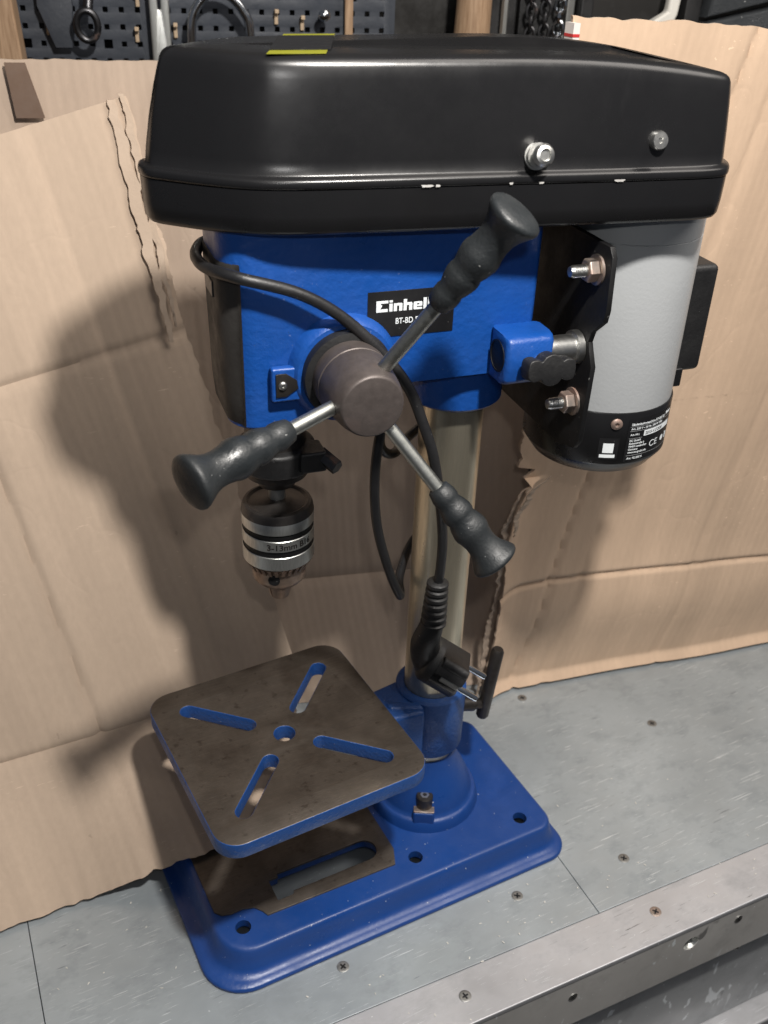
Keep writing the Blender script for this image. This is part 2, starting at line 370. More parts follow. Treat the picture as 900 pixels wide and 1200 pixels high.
# back sheet, standing behind everything
aA = math.radians(-16.5)
def a_off(z): return .19+.172*(z-.111) if z > .111 else .19-.062*(.111-z)/.111
def PA(s, v):
    x = -.62+(.215-(-.62))*s; z = .576*v+jag(x, 60, 3)*.0012*(v > .99)
    z = max(z, .0008); x2 = min(x, .125 if z < .2 else 9)
    y = a_off(z)-(x-.15)*math.tan(-aA)+.003*groove(z, .111, .004)
    return (x, y, z), (x, z)
cb = sheet('cardboard_sheet', PA, 150, 110, 'card_back', amp=.0014, seed=2, nrm=(math.sin(aA), -math.cos(aA), 0))
tag(cb, 'brown cardboard sheet standing behind the column, brown tape strip near its top', 'cardboard', 'cardboard sheets behind the drill press')
# left sheet with a flap folded forward at its foot
def b_edge(z): return lerp_tab([(.09, -.0615), (.117, -.0655), (.379, -.105), (.56, -.1195)], z)
def PB(s, v):
    H1, HF = .50, .125
    L = v*(HF+H1)                             # length along the sheet from the flap's lip
    if L <= HF:
        k = L/HF; z1 = .09
        xr = -.125+.065*k+jag(k*.13, 60, 4)*.003; xl = -.60
        x = xl+(xr-xl)*s
        rest = max(0, min(1, (x+.29)/.09)); rest = rest*rest*(3-2*rest)
        yb, zb = .044-.020*rest, .0045+.0270*rest
        e = jag(x, 55, 6)*.0035*(1-k)**4
        y = yb+(.13-yb)*k+e; z = zb+(z1-zb)*k
    else:
        h = L-HF; z = .09+h*.9
        xr = b_edge(z); xl = -.60
        x = xl+(xr-xl)*s+(jag(z, 45, 8)*.0035+jag(z, 170, 18)*.0012)*(z > .2)*max(0, (s-.93)/.07)**2
        ztop = .5295+(x+.23)*.216
        z = .09+(ztop-.09)*(h/H1)
        y = .13+(z-.09)*.45
        fold = .379+(x+.105)*.137
        y += -.012*max(0, (z-fold)/.16) + .003*groove(z, fold, .0035)
    y -= -.0022*groove(L, HF, .003)
    y += .0030*groove(x+.16*(z-.09), -.240, .003)+.0016*groove(x+.16*(z-.09), -.125, .005)
    return (x, y, z), (x+.16*z, L)
cl = sheet('cardboard_sheet', PB, 190, 190, 'card_left', amp=.0016, seed=11, nrm=(0, -.91, .41))
tag(cl, 'brown cardboard sheet with torn right edge and bottom flap folded onto the blue base', 'cardboard', 'cardboard sheets behind the drill press')
# torn paper strips along the left sheet's tear
for k, (z0, z1, wdt, dx) in enumerate(((.556, .42, .0030, .0040), (.552, .374, .0048, .0135), (.47, .385, .0022, .0060))):
    bm = bmesh.new(); n = 60; rows = []
    for i in range(n+1):
        z = z0+(z1-z0)*i/n; x = b_edge(z)-dx+jag(z, 60, 20+k)*.0030+jag(z, 190, 25+k)*.0012; w2 = wdt*(.45+.55*math.sin(math.pi*min(1, .1+i/n)))+jag(z, 110, 31+k)*.001
        y = .13+(z-.09)*.45-.012*max(0, (z-(.379+(x+.105)*.137))/.16)-.0050
        rows.append([(x-w2, y, z), (x+w2, y-.001, z), (x+w2, y+.0012, z), (x-w2, y+.0012, z)])
    loft(bm, rows); mk('torn_paper', bm, 'card_edge', cl, 60)
# right sheet
aR = math.atan2(-.0585, .305)
LT = [(0, .127), (.02, .128), (.10, .132), (.14, .1375), (.18, .137), (.22, .140), (.245, .150), (.26, .168), (.262, .150), (.60, .151), (.63, .150)]
def PR(s, v):
    z = .004+.622*v
    xl = lerp_tab(LT, z) if s < .05 else .145
    xl = .145+(lerp_tab(LT, z)-.145)*max(0, 1-s/.12); jg = jag(z, 90, 14)*.0035+jag(z, 260, 15)*.0016
    x = xl+(.66-xl)*s+jg*max(0, 1-s/.12)**2
    if v > .995: z += jag(x, 40, 5)*.0025-.0*x
    z -= .045*(x-.15)*v*.9 if v > .5 else 0
    crz = .132-.012*max(0, min(1, (x-.2)/.15))+.004*math.sin((x-.2)*14)
    y = .113-.1918*(x-.171)
    y += .0035*groove(z, crz, .0022)-.006*groove(z, crz-.04, .045)
    y -= .011*max(0, 1-z/.013)
    y += .0035*groove(x-.22*z, .167, .003)+.002*groove(x-.22*z, .20, .004)+.0015*groove(x-.2*z, .33, .004)
    y -= .016*max(0, 1-(x-xl)/.03)**2*(z < .25)
    return (x, y, z), (x, z)
cr = sheet('cardboard_sheet', PR, 130, 300, 'card_right', amp=.0014, seed=31, nrm=(-.19, -.98, 0))
tag(cr, 'brown cardboard sheet with a ragged torn left edge, standing beside the motor', 'cardboard', 'cardboard sheets behind the drill press')
# torn curls on the ragged edge
for k, (za, zb2, ox, oy) in enumerate(((.006, .132, -.0022, .0022), (.128, .248, -.0026, .0018), (.20, .26, .0030, -.0022))):
    bm = bmesh.new(); n = 70; rows = []
    for i in range(n+1):
        z = za+(zb2-za)*i/n; xl = lerp_tab(LT, z)+ox+jag(z, 70, 50+k)*.0030+jag(z, 300, 60+k)*.0014
        yy = .113-.1918*(xl-.171)-.014+oy+jag(z, 120, 70+k)*.0015; ww = .0026*abs(math.sin(math.pi*i/n))+.0004+abs(jag(z, 210, 55+k))*.0012
        rows.append([(xl-ww, yy-.0008, z), (xl+ww, yy-.0004, z), (xl+ww, yy+.0006, z), (xl-ww, yy+.0004, z)])
    loft(bm, rows); mk('torn_paper', bm, 'card_edge', cr, 60)
# tape on the right sheet's top corner and on the back sheet
bm = bmesh.new(); y = .113-.1918*(.150-.171)
for (z0, z1, mi) in ((.602, .622, 0), (.607, .609, 1), (.613, .615, 1)):
    e = .0003*mi; loft(bm, [[(.1475-e, y-.006-e, z), (.1525, y-.0068-e, z), (.1525, y+.004, z), (.1475-e, y+.004, z)] for z in (z0, z1)], mi=mi)
mk('edge_tape', bm, ['tape_white', 'tape_red'], cr, 0)
def a_pt(x, z, d): return Vector((x, a_off(z)-(x-.15)*math.tan(-aA), z))+Vector((math.sin(aA), -math.cos(aA), 0))*d
bm = bmesh.new(); loft(bm, [[a_pt(x0, z, .0055), a_pt(x1, z, .0055), a_pt(x1, z, .0035), a_pt(x0, z, .0035)] for z, x0, x1 in ((.535, -.197, -.176), (.5745, -.199, -.184))]); mk('brown_tape', bm, 'tape', cb, 0)

# ---- wall and pegboard -------------------------------------------------
PO = Vector((-.04005, .5160, 0)); pt = Vector((math.cos(aA), math.sin(aA), 0)); pn = Vector((math.sin(aA), -math.cos(aA), 0))   # pn points to the room
def W(s, z, d=0): return PO+pt*s+Vector((0, 0, z))+pn*d
TP = basis(PO, pt, (0, 0, 1))                # local x along the wall, y up, z towards the room
bm = bmesh.new(); loft(bm, [[W(-1.2, z, -.03), W(1.6, z, -.03), W(1.6, z, -.06), W(-1.2, z, -.06)] for z in (-.75, 1.4)]); tag(mk('wall', bm, 'wall', None, 0), kind='structure')
def pegboard(s0, s1, z0, z1, label):
    p = .0147; out = [[(s0, z0), (s1, z0), (s1, z1), (s0, z1)]]
    s = s0+p*.6; i = 0
    while s < s1-p*.5:
        z = z0+p*.6; j = 0
        while z < z1-p*.4:
            big = (i % 5 == 2 and j % 3 == 1); h = .0042 if big else .0026
            out.append(rrect(s-h, s+h, z-h, z+h, .0008, 2)); z += p; j += 1
        s += p; i += 1
    o = mk('pegboard', flat('p', out, .0015, .0003), 'peg', None, 40, tr=TP)
    return tag(o, label, 'pegboard', 'pegboards on the wall')
pegboard(-.30, .004, .50, .72, 'dark plastic pegboard with square holes behind the ring spanner')
pegboard(.0075, .235, .50, .72, 'dark plastic pegboard with square holes behind the chrome shackle')
def lit_spot(s, z, lab):
    bm = bmesh.new(); box(bm, (s-.0018, z-.012, .0021), (s+.0018, z, .006)); box(bm, (s-.0018, z-.002, .0062), (s+.0022, z+.0015, .013))
    tag(mk('lit_wall_spot', bm, 'lit_spot', None, 40, .0006, TP), lab, 'lit_spot', 'beige lit-wall spots on the pegboard')  # beige blocks stand in for lit wall showing through the larger square holes
for s, z in ((-.014, .582), (-.011, .612), (-.094, .587), (.118, .599), (.143, .594), (.022, .586)): lit_spot(s, z, 'small beige block standing in for lit wall seen through a pegboard hole')
def thing(name, bm, mat, label, cat, smooth=40, bev=0, tr=TP, group=None): return tag(mk(name, bm, mat, None, smooth, bev, tr), label, cat, group)
bm = bmesh.new(); loft(bm, [[(-.150+.010*k, z, .006), (-.121+.010*k, z, .006), (-.121+.010*k, z, .040), (-.150+.010*k, z, .040)] for k, z in ((1, .44), (-.2, .70))]); thing('wooden_post', bm, 'wood', 'upright wooden post in front of the pegboard, above the left cardboard', 'post', 40, .002)
bm = bmesh.new(); merge(bm, flat('w', [[(-.094, .72), (-.100, .60), (-.088, .566), (-.074, .566), (-.070, .60), (-.074, .72)]], .002, .0008), Matrix.Translation((0, 0, .012))); thing('flat_spanner', bm, 'gun', 'dark grey flat tool hanging beside the ring spanner', 'tool')
# ring spanner: ring facing the room and its shaft
bm = bmesh.new(); ring = catmull([(-.057+.0095*math.cos(a*math.pi/8), .586+.0125*math.sin(a*math.pi/8), .030+.002*math.sin(a*math.pi/8)) for a in range(17)], 3)
tube(bm, ring, .0032, 10); tube(bm, catmull([(-.055, .598, .028), (-.052, .63, .022), (-.050, .74, .020)], 6), .0045, 10); thing('ring_spanner', bm, 'tool_dark', 'dark steel ring spanner hanging ring down on the pegboard', 'spanner')
bm = bmesh.new(); merge(bm, flat('w', [rrect(.0005, .0165, .52, .74, .004), rrect(.006, .011, .598, .62, .0022)], .002, .0012), Matrix.Translation((0, 0, .016))); thing('flat_wrench', bm, 'steel', 'bright steel flat wrench with a slot, hanging at the gap between pegboards', 'wrench')
bm = bmesh.new(); tube(bm, catmull([(.036, .50, .03), (.0365, .580, .03), (.042, .602, .03), (.056, .6145, .03), (.072, .613, .03), (.085, .600, .03), (.091, .580, .03), (.0935, .50, .03)], 8), .0042, 14); thing('shackle', bm, 'chrome', 'round chrome bow shackle hanging above the belt cover', 'shackle')
bm = bmesh.new(); lathe(bm, (.162, .594, .003), (0, .15, 1), [(0, .003), (.02, .003), (.021, .0055), (.024, .0055), (.026, .004), (.027, .001)], 18); thing('wall_screw', bm, 'chrome', 'shiny round screw head sticking out of the pegboard', 'screw')
bm = bmesh.new(); box(bm, (.184, .48, .006), (.192, .72, .012)); thing('wooden_stick', bm, 'wood', 'thin wooden stick at the edge of the pegboard', 'stick', 40, .001)
bm = bmesh.new(); lathe(bm, (.305, .50, .03), (.02, 1, 0), [(0, .012), (.03, .016), (.06, .0185), (.09, .0175), (.12, .017), (.20, .0165)], 26); thing('hammer_handle', bm, 'wood', 'round wooden tool handle hanging beside the hex bit extension', 'handle')
bm = bmesh.new(); lathe(bm, (.3385, .50, .03), (0, 1, 0), [(0, .0012), (.07, .0012), (.0705, .0058), (.083, .0058), (.0835, .0035), (.13, .0035), (.1305, .006), (.2, .006)], 6); thing('bit_extension', bm, 'steel', 'steel hex bit extension hanging in a black holder', 'bit extension', 30)
bm = bmesh.new(); box(bm, (.3215, .49, .0055), (.355, .72, .018)); thing('tool_holder', bm, 'black_plastic', 'black plastic holder behind the hex bit extension', 'holder', 40, .002)
for c in range(3):
    bm = bmesh.new(); sx0 = .366+.0145*c
    for i in range(17):
        z = .52+.0105*i+.003*c; th = math.pi*.5*(i % 2)+.4
        ux_ = Vector((math.cos(th), 0, math.sin(th)))
        pts = [Vector((sx0, z, .03))+ux_*(.0045*math.cos(a*math.pi/6))+Vector((0, .0075*math.sin(a*math.pi/6), 0)) for a in range(13)]
        tube(bm, pts, .0017, 6)
    thing('hanging_chain', bm, 'chrome' if c == 2 else 'tool_dark', 'bright steel link chain hanging next to the narrow grey file' if c == 2 else 'dark steel link chain hanging beside the hex bit holder', 'chain', 50, group='chains hanging on the wall')
bm = bmesh.new(); box(bm, (.3595, .49, .0055), (.404, .72, .012)); thing('chain_board', bm, 'black_plastic', 'black board behind the hanging chains', 'board', 40, .001)
bm = bmesh.new(); box(bm, (.4045, .56, .02), (.4125, .72, .024)); box(bm, (.4035, .56, .0155), (.4135, .585, .0195)); thing('hanging_file', bm, 'steel', 'narrow grey file hanging beside the chains', 'file', 40, .001)
bm = bmesh.new(); box(bm, (.4145, .46, .005), (.428, .72, .035)); thing('black_post', bm, 'black_plastic', 'black upright post beside the right cardboard', 'post', 40, .002)
bm = bmesh.new(); loft(bm, [[(.470, .555, .02), (.490, .555, .02), (.490, .555, .032), (.470, .555, .032)], [(.492, .597, .02), (.514, .592, .02), (.514, .592, .034), (.492, .597, .034)], [(.508, .606, .02), (.520, .604, .02), (.520, .604, .032), (.508, .606, .032)], [(.512, .66, .02), (.526, .66, .02), (.526, .66, .03), (.512, .66, .03)]]); thing('white_tool', bm, 'tool_white', 'white plastic tool handle sticking up behind the right cardboard', 'tool', 60, .003)
bm = bmesh.new(); merge(bm, flat('g', [[(.548, .50), (.552, .596), (.60, .606), (.70, .628), (.70, .50)]], .010, .002), Matrix.Translation((0, 0, .03))); merge(bm, flat('g2', [[(.552, .606), (.70, .640), (.70, .70), (.56, .66)]], .008, .003), Matrix.Translation((0, 0, .028))); thing('abrasive_block', bm, 'grit', 'dark gritty tool with a pale speckled surface above the right cardboard', 'tool')
bm = bmesh.new(); merge(bm, flat('g3', [[(.530, .50), (.531, .70), (.5455, .70), (.5445, .50)]], .006, .001), Matrix.Translation((0, 0, .02))); thing('black_strap', bm, 'black_plastic', 'black strap hanging between the white tool and the gritty tool', 'strap')
# ================================================================== DRILL PRESS
CX, CY = .005, .010
press = empty('drill_press', (CX, CY, 0), 'blue bench drill press with black belt cover, grey motor and three rubber-gripped feed handles', 'drill press')
HR = -.145; TH = Matrix.Rotation(HR, 4, 'Z')      # the head is swung a little on the column
# ---- base
bm = bmesh.new(); rings = []
for z, ins in ((0, .0015), (.0012, 0), (.0032, 0), (.0044, .0012), (.0050, .0050), (.0062, .0088), (.0095, .0112), (.0175, .0136), (.0228, .0150), (.0248, .0162), (.0255, .0176), (.0256, .0195)):
    rings.append([(x, y, z) for x, y in rrect(-.2202+ins, .0985-ins*.62, -.0867+ins, .0887-ins, .02, 9, tuple(r_-ins*.45 for r_ in (.021, .030, .034, .021)))])
loft(bm, rings, False, False)
ins = .0195; outer = rrect(-.2202+ins, .0985-ins*.62, -.0867+ins, .0887-ins, .02, 9, tuple(r_-ins*.45 for r_ in (.021, .030, .034, .021)))
def circ(x, y, r, n=20): return [(x+r*math.cos(2*math.pi*i/n), y+r*math.sin(2*math.pi*i/n)) for i in range(n)]
slot = [(-.1525, -.0400), (-.139, -.0398), (-.1375, -.0368)]+[(-.071+.0105*math.cos(math.radians(a)), -.0262+.0105*math.sin(math.radians(a))) for a in range(-80, 91, 17)]+[(-.1445, -.0157), (-.1445, -.0190), (-.1525, -.0190)]
slot2 = [(x, -y+.002) for x, y in slot][::-1]
HOLES = [(-.1846, -.0491), (-.0357, -.0498), (.0646, -.0530), (-.1846, .0511), (.0646, .055)]
merge(bm, flat('deck', [outer, slot, slot2]+[circ(x, y, .0060) for x, y in HOLES], .0035), Matrix.Translation((0, 0, .0221)))
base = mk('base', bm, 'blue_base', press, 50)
plate = [(-.0545, -.0491), (-.164, -.0480), (-.1665, -.0430), (-.171, -.0372), (-.180, -.0345), (-.189, -.0350), (-.196, -.0330), (-.2000, -.0280), (-.2003, .034), (-.189, .038), (-.175, .040), (-.165, .052), (-.056, .052), (-.0485, .030), (-.0485, -.035)]
bm = flat('pl', [plate, slot, slot2], .0009, .0003); mk('machined_plate', bm, 'iron', base, 40, tr=Matrix.Translation((0, 0, .0258)))
bm = bmesh.new(); prof = [(.0252, .0475), (.028, .0468), (.0335, .0452), (.0352, .0440), (.0358, .0428), (.0362, .0415), (.041, .0402), (.050, .0372), (.058, .0335), (.066, .0292), (.074, .0258), (.080, .0242), (.0825, .0234), (.0828, .020)]
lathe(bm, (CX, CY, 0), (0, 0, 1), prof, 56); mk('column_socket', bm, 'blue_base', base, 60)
bp = Vector((-.0125, -.0205, 0))
bm = bmesh.new(); d = Vector((CX, CY, 0))-bp; d.normalize(); e = Vector((-d.y, d.x, 0))
tb = basis(bp+Vector((0, 0, .0455)), e, (0, 0, 1)) if False else Matrix((e, d, Vector((0, 0, 1)))).transposed().to_4x4(); tb.translation = bp
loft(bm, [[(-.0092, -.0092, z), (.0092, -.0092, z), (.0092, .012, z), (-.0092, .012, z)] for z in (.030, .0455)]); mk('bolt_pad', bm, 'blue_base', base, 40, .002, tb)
bm = bmesh.new(); box(bm, (-.0086, -.0086, .0457), (.0086, .0086, .0470)); mk('square_washer', bm, 'rusty', base, 40, .0004, tb)
bm = bmesh.new(); lathe(bm, (0, 0, .0470), (0, 0, 1), [(0, .0070), (.0105, .0070), (.0115, .0062), (.0116, .0034)], 24); mk('socket_bolt', bm, 'dark_steel', base, 35, 0, tb)
bm = bmesh.new(); lathe(bm, (0, 0, .0575), (0, 0, 1), [(0, .0040), (.0013, .0038), (.0012, .0020), (.0008, .0018)], 6); mk('bolt_socket', bm, 'zinc', base, 30, 0, tb)
# ---- column
bm = bmesh.new(); cyl(bm, (CX, CY, .06), (CX, CY, .540), .0219, 56); mk('column', bm, 'column', press)
# ---- work table
RT = Matrix.Rotation(.0346, 4, 'Z') @ Matrix.Translation((-.1295, 0, 0))
sl = []
for a in (45, 135, 225, 315):
    ca, sa = math.cos(math.radians(a)), math.sin(math.radians(a)); r0, r1, hw = .0290, .0775, .0067
    pts = [(r1+hw*math.cos(math.radians(t)), hw*math.sin(math.radians(t))) for t in range(-90, 91, 15)]+[(r0-hw*math.sin(math.radians(t+90))*1, hw*math.cos(math.radians(t+90))*-1) for t in range(-90, 91, 15)]
    pts = [(r1+hw*math.cos(math.radians(t)), hw*math.sin(math.radians(t))) for t in range(-90, 91, 15)]+[(r0+hw*math.cos(math.radians(t)), hw*math.sin(math.radians(t))) for t in range(90, 271, 15)]
    sl.append([(p*ca-q*sa, p*sa+q*ca) for p, q in pts])
bm = flat('tb', [rrect(-.08, .08, -.08, .08, .017, 8)]+sl+[circ(0, 0, .0085, 28)], .0056, .0008)
for f in bm.faces: f.material_index = 0 if (f.normal.z > .8 and f.calc_center_median().z > .004) else 1
table = mk('work_table', bm, ['iron', 'blue_rough'], press, 40, tr=Matrix.Translation((0, 0, .163-.0064)) @ RT)
bm = bmesh.new()
loft(bm, [[(x, -hy, z0), (x, hy, z0), (x, hy, z1), (x, -hy, z1)] for x, hy, z0, z1 in ((-.09, .012, .140, .1500), (-.045, .018, .122, .1500), (-.016, .022, .100, .1490))])
mk('table_arm', bm, 'blue_rough', table, 40, .003, Matrix.Translation((CX, CY, 0)) @ Matrix.Rotation(.03, 4, 'Z') @ Matrix.Translation((-.005, -.005, 0)))
bm = bmesh.new(); loft(bm, [[(-.046, -.014, z0), (-.046, -.004, z0), (-.020, -.016, z0), (-.020, -.026, z0)] for z0 in (.128, .1515)]); mk('arm_rib', bm, 'blue_rough', table, 40, .003, Matrix.Translation((CX, CY, 0)))
bm = bmesh.new(); lathe(bm, (CX, CY, .092), (0, 0, 1), [(0, .0222), (0, .0270), (.002, .0285), (.050, .0287), (.0585, .0287), (.0605, .0270), (.0608, .0224), (.058, .0221)], 56)
mk('table_collar', bm, 'blue_rough', table, 40)
# clamp boss, screw and lever on the collar
bm = bmesh.new(); cyl(bm, (CX+.024, CY-.010, .126), (.0415, -.0015, .1225), .0062, 24, .001); mk('clamp_boss', bm, 'dark_steel', table)
clamp = mk('clamp_screw', (lambda b: (cyl(b, (.040, -.001, .1228), (.0560, -.0015, .1165), .0048, 20, .0006), b)[1])(bmesh.new()), 'dark_steel', table)
bm = bmesh.new(); tube(bm, [Vector(p) for p in ((.0497, -.003, .1065), (.0500, -.003, .1085), (.0600, -.001, .1715), (.0604, -.001, .1740))], .0052, 18, rad=lambda t: .0054 if .05 < t < .95 else .0042); mk('clamp_lever', bm, 'dark_steel', table, 60)
# ---- head casting
def plan(x0, x1, hy, z, rf, rb): return [(x, y, z) for x, y in rrect(x0, x1, -hy, hy, .01, 7, (rb, rf, rf, rb))]
bm = bmesh.new()
loft(bm, [plan(-.1530, -.100, .0315, .4200, .016, .006), plan(-.1550, -.098, .0330, .4218, .017, .006), plan(-.1565, -.088, .0331, .4400, .018, .006), plan(-.1566, .0330, .0331, .4404, .018, .003), plan(-.1568, .0352, .0332, .4425, .018, .004), plan(-.1580, .0352, .0335, .5430, .018, .004)])
head = mk('head', bm, 'blue', press, 35, 0, TH)
cxh, cyh = (TH.inverted() @ Vector((CX, CY, 0)))[:2]
bm = bmesh.new(); lathe(bm, (cxh, cyh, .408), (0, 0, 1), [(0, .0225), (0, .0305), (.002, .0325), (.034, .0330)], 48); mk('column_collar', bm, 'blue', head, 40, 0, TH)
bm = bmesh.new(); rr = []
def front_arc(x0, hy, r, n=9):          # the casting's rounded front, seen from above, near side to far side
    out = [(-.1475, -hy)]
    for cy_, a0 in ((-hy+r, 270), (hy-r, 180)):
        for k in range(n+1):
            a = math.radians(a0-90*k/n); px_, py_ = x0+r+r*math.cos(a), cy_+r*math.sin(a)
            if px_ < -.1475: out.append((px_, py_))
    return out+[(-.1475, hy)]
for z, x0, hy, o_ in ((.4225, -.1551, .03305, .0001), (.4245, -.1553, .0331, .0007), (.4400, -.1565, .0331, .0008), (.5180, -.1578, .0334, .0008), (.5200, -.1578, .0334, .0001)):
    a1 = front_arc(x0-o_, hy+o_, .0185); a2 = front_arc(x0+.0012, hy-.0012, .0170)
    rr.append(([(x, y, z) for x, y in a1], [(x, y, z) for x, y in a2]))
n1 = min(len(a) for a, b in rr)
def resample(pts, n):
    P_ = [Vector(p) for p in pts]; d_ = [0]
    for a, b in zip(P_, P_[1:]): d_.append(d_[-1]+(b-a).length)
    out = []
    for i in range(n):
        t = d_[-1]*i/(n-1); k = max(j for j in range(len(d_)) if d_[j] <= t+1e-12); k = min(k, len(P_)-2)
        out.append(P_[k].lerp(P_[k+1], (t-d_[k])/max(1e-9, d_[k+1]-d_[k])))
    return out
loft(bm, [resample(a, 30)+resample(b, 30)[::-1] for a, b in rr]); mk('front_panel', bm, 'dark_rubber', head, 40, 0, TH)
bm = bmesh.new()
loft(bm, [[(-.1592, -.011, z), (-.1592, .010, z), (-.1575, .010, z), (-.1575, -.011, z)] for z in (.496, .505)]); mk('front_label', bm, 'tool_dark', head, 30, .0003, TH)
# pinion boss, black ring and hub
HX, HZ = -.0885, .4545
bm = bmesh.new(); lathe(bm, (HX, -.030, HZ), (0, -1, 0), [(0, .0350), (.0060, .0328), (.0095, .0312), (.0110, .0295), (.0112, .02)], 56); mk('pinion_boss', bm, 'blue', head, 40, 0, TH)
bm = bmesh.new(); box(bm, (-.1330, -.0395, .4395), (-.1120, -.0335, .4605)); mk('pointer_boss', bm, 'blue', head, 40, .0015, TH)
bm = flat('ar', [[(-.1305, .4435), (-.1245, .4435), (-.1145, .4500), (-.1245, .4575), (-.1305, .4575)]], .0004, .0001)
arrow = mk('depth_pointer', bm, 'dark_steel', head, 30, 0, TH @ Matrix.Translation((0, -.0402, 0)) @ Matrix.Rotation(math.pi/2, 4, 'X'))
bm = bmesh.new(); screw_head(bm, (-.1268, -.0408, .4505), (0, -1, 0), .0026, .0014); mk('pointer_screw', bm, 'zinc', head, 40, 0, TH)
bm = bmesh.new(); lathe(bm, (HX, -.041, HZ), (0, -1, 0), [(0, .0270), (.003, .0272), (.006, .0266), (.0065, .0245), (.0070, .02)], 48); mk('depth_ring', bm, 'black_plastic', head, 40, 0, TH)
bm = bmesh.new(); lathe(bm, (HX, -.047, HZ), (0, -1, 0), [(0, .0225), (.012, .0226), (.0125, .0221), (.0132, .0224), (.034, .0200), (.0405, .0186), (.0415, .0181), (.0422, .0174), (.0424, .0168), (.0424, .005)], 56); hub = mk('feed_hub', bm, 'hub', press, 35, 0, TH)
# feed handles
GRIP = [(0, .0052), (.001, .0066), (.0060, .0079), (.0088, .0079), (.0106, .0073), (.0138, .0086), (.0178, .0097), (.0203, .0096), (.0221, .0089), (.0255, .0102), (.0298, .0112), (.0322, .0111), (.0346, .0102), (.0390, .0094), (.0430, .0097), (.0465, .0110), (.0495, .0129), (.0520, .0145), (.0534, .0150), (.0545, .0147), (.0553, .0136), (.0561, .0105), (.0567, .0060), (.0570, .0004)]
TIPS = [(-.0275, -.120, .5655), (-.1965, -.120, .4395), (-.0180, -.120, .3575)]
for k, tp in enumerate(TIPS):
    tp = Vector(tp); d2 = (tp-Vector((HX, -.120, HZ))); d2.y = 0; d2.normalize()
    st = Vector((HX, -.0760, HZ))+d2*.0150; ax = (tp-st).normalized(); L = (tp-st).length
    hd = empty('feed_handle', TH @ st); hd.parent = press; hd.matrix_parent_inverse = press.matrix_world.inverted()
    bm = bmesh.new(); cyl(bm, st, tp-ax*.052, .0041, 20); mk('rod', bm, 'rod', hd, 40, 0, TH)
    sc = (1.17, 1.20, 1.06)[k]
    bm = bmesh.new(); lathe(bm, tp-ax*.0567*sc, ax, [(h*sc, r*(.98 if k != 1 else 1.02)) for h, r in GRIP], 36); mk('grip', bm, 'rubber', hd, 60, 0, TH)
# ---- quill, depth stop, chuck
QX = -.1225
bm = bmesh.new(); lathe(bm, (QX, 0, .36), (0, 0, 1), [(.004, .006), (.0045, .0125), (.012, .0150), (.0125, .0205), (.030, .0212), (.0305, .0195), (.075, .0195)], 40); quill = mk('quill', bm, 'dark_steel', press, 35, 0, TH)
bm = bmesh.new(); lathe(bm, (QX, 0, .3775), (0, 0, 1), [(0, .0205), (.0008, .0248), (.0165, .0252), (.018, .0215)], 40); box(bm, (QX+.010, -.0250, .381), (QX+.027, -.006, .395)); mk('depth_collar', bm, 'black_plastic', quill, 40, .0015, TH)
bm = bmesh.new(); cyl(bm, (QX+.024, -.018, .391), (QX+.032, -.031, .386), .0050, 6, .0006); mk('collar_bolt', bm, 'tool_dark', quill, 30, 0, TH)
bm = bmesh.new(); cyl(bm, (QX, 0, .350), (QX, 0, .367), .0056, 24); mk('spindle', bm, 'steel', quill, 40, 0, TH)
bm = bmesh.new(); lathe(bm, (QX, 0, 0), (0, 0, 1), [(.302, .0175), (.3085, .0232), (.3095, .0243), (.3190, .0243), (.3194, .0239), (.3196, .0233), (.3236, .0233), (.3238, .0239), (.3242, .0243), (.3318, .0243), (.3322, .0239), (.3324, .0233), (.3364, .0233), (.3366, .0239), (.3370, .0243), (.3445, .0243), (.3452, .0240), (.3485, .0236), (.3505, .0226), (.3512, .0205), (.3500, .0185), (.3520, .0100), (.3530, .007)], 64)
for f in bm.faces:
    z = f.calc_center_median().z
    f.material_index = 0 if (.3086 < z < .3194 or .3240 < z < .3321 or .3368 < z < .3448) else (1 if z < .34 and z > .319 else (3 if z > .34 else 2))
chuck = mk('chuck', bm, ['steel', 'black_sheet', 'chuck_dark', 'dark_steel'], press, 30, 0, TH)
bm = bmesh.new(); n = 30
for i in range(n):
    a = 2*math.pi*i/n; ca, sa = math.cos(a), math.sin(a)
    ring = []
    for r, z, hw in ((.0238, .3083, .0012), (.0200, .3015, .0011), (.0160, .3015, .0011), (.0160, .3083, .0012)):
        ring.append([(QX+r*ca-sa*s*hw, r*sa+ca*s*hw, z) for s in (-1, 1)])
    loft(bm, [[q[0] for q in ring], [q[1] for q in ring]])
mk('key_teeth', bm, 'chuck_dark', chuck, 30, 0, TH)
bm = bmesh.new(); lathe(bm, (QX, 0, 0), (0, 0, 1), [(.2852, .0085), (.2865, .0125), (.2888, .0160), (.2910, .0178), (.2935, .0184), (.3080, .0184)], 48); mk('chuck_body', bm, 'chuck_dark', chuck, 40, 0, TH)
va = math.atan2(-.86, -.50)
bm = bmesh.new(); lathe(bm, (QX+.0176*math.cos(va+.1), .0176*math.sin(va+.1), .2975), (math.cos(va+.1), math.sin(va+.1), 0), [(0, .0040), (.0010, .0040), (.0011, .0034), (.0009, .0028)], 20); mk('key_hole', bm, 'black_sheet', chuck, 40, 0, TH)
for i in range(3):
    a = va+.5+2*math.pi*i/3; bm = bmesh.new(); ca, sa = math.cos(a), math.sin(a); rings = []
    for z, r in ((.2880, .0098), (.2800, .0082), (.2735, .0066)):
        rings.append([(QX+.0012*ca, .0012*sa, z)]+[(QX+r*math.cos(a+t), r*math.sin(a+t), z) for t in (-.98, -.6, -.2, .2, .6, .98)])
    loft(bm, rings); mk('jaw', bm, 'chuck_dark', chuck, 30, .0003, TH)
bm = text('3-13mm B16', .0062, .0001, .00012)
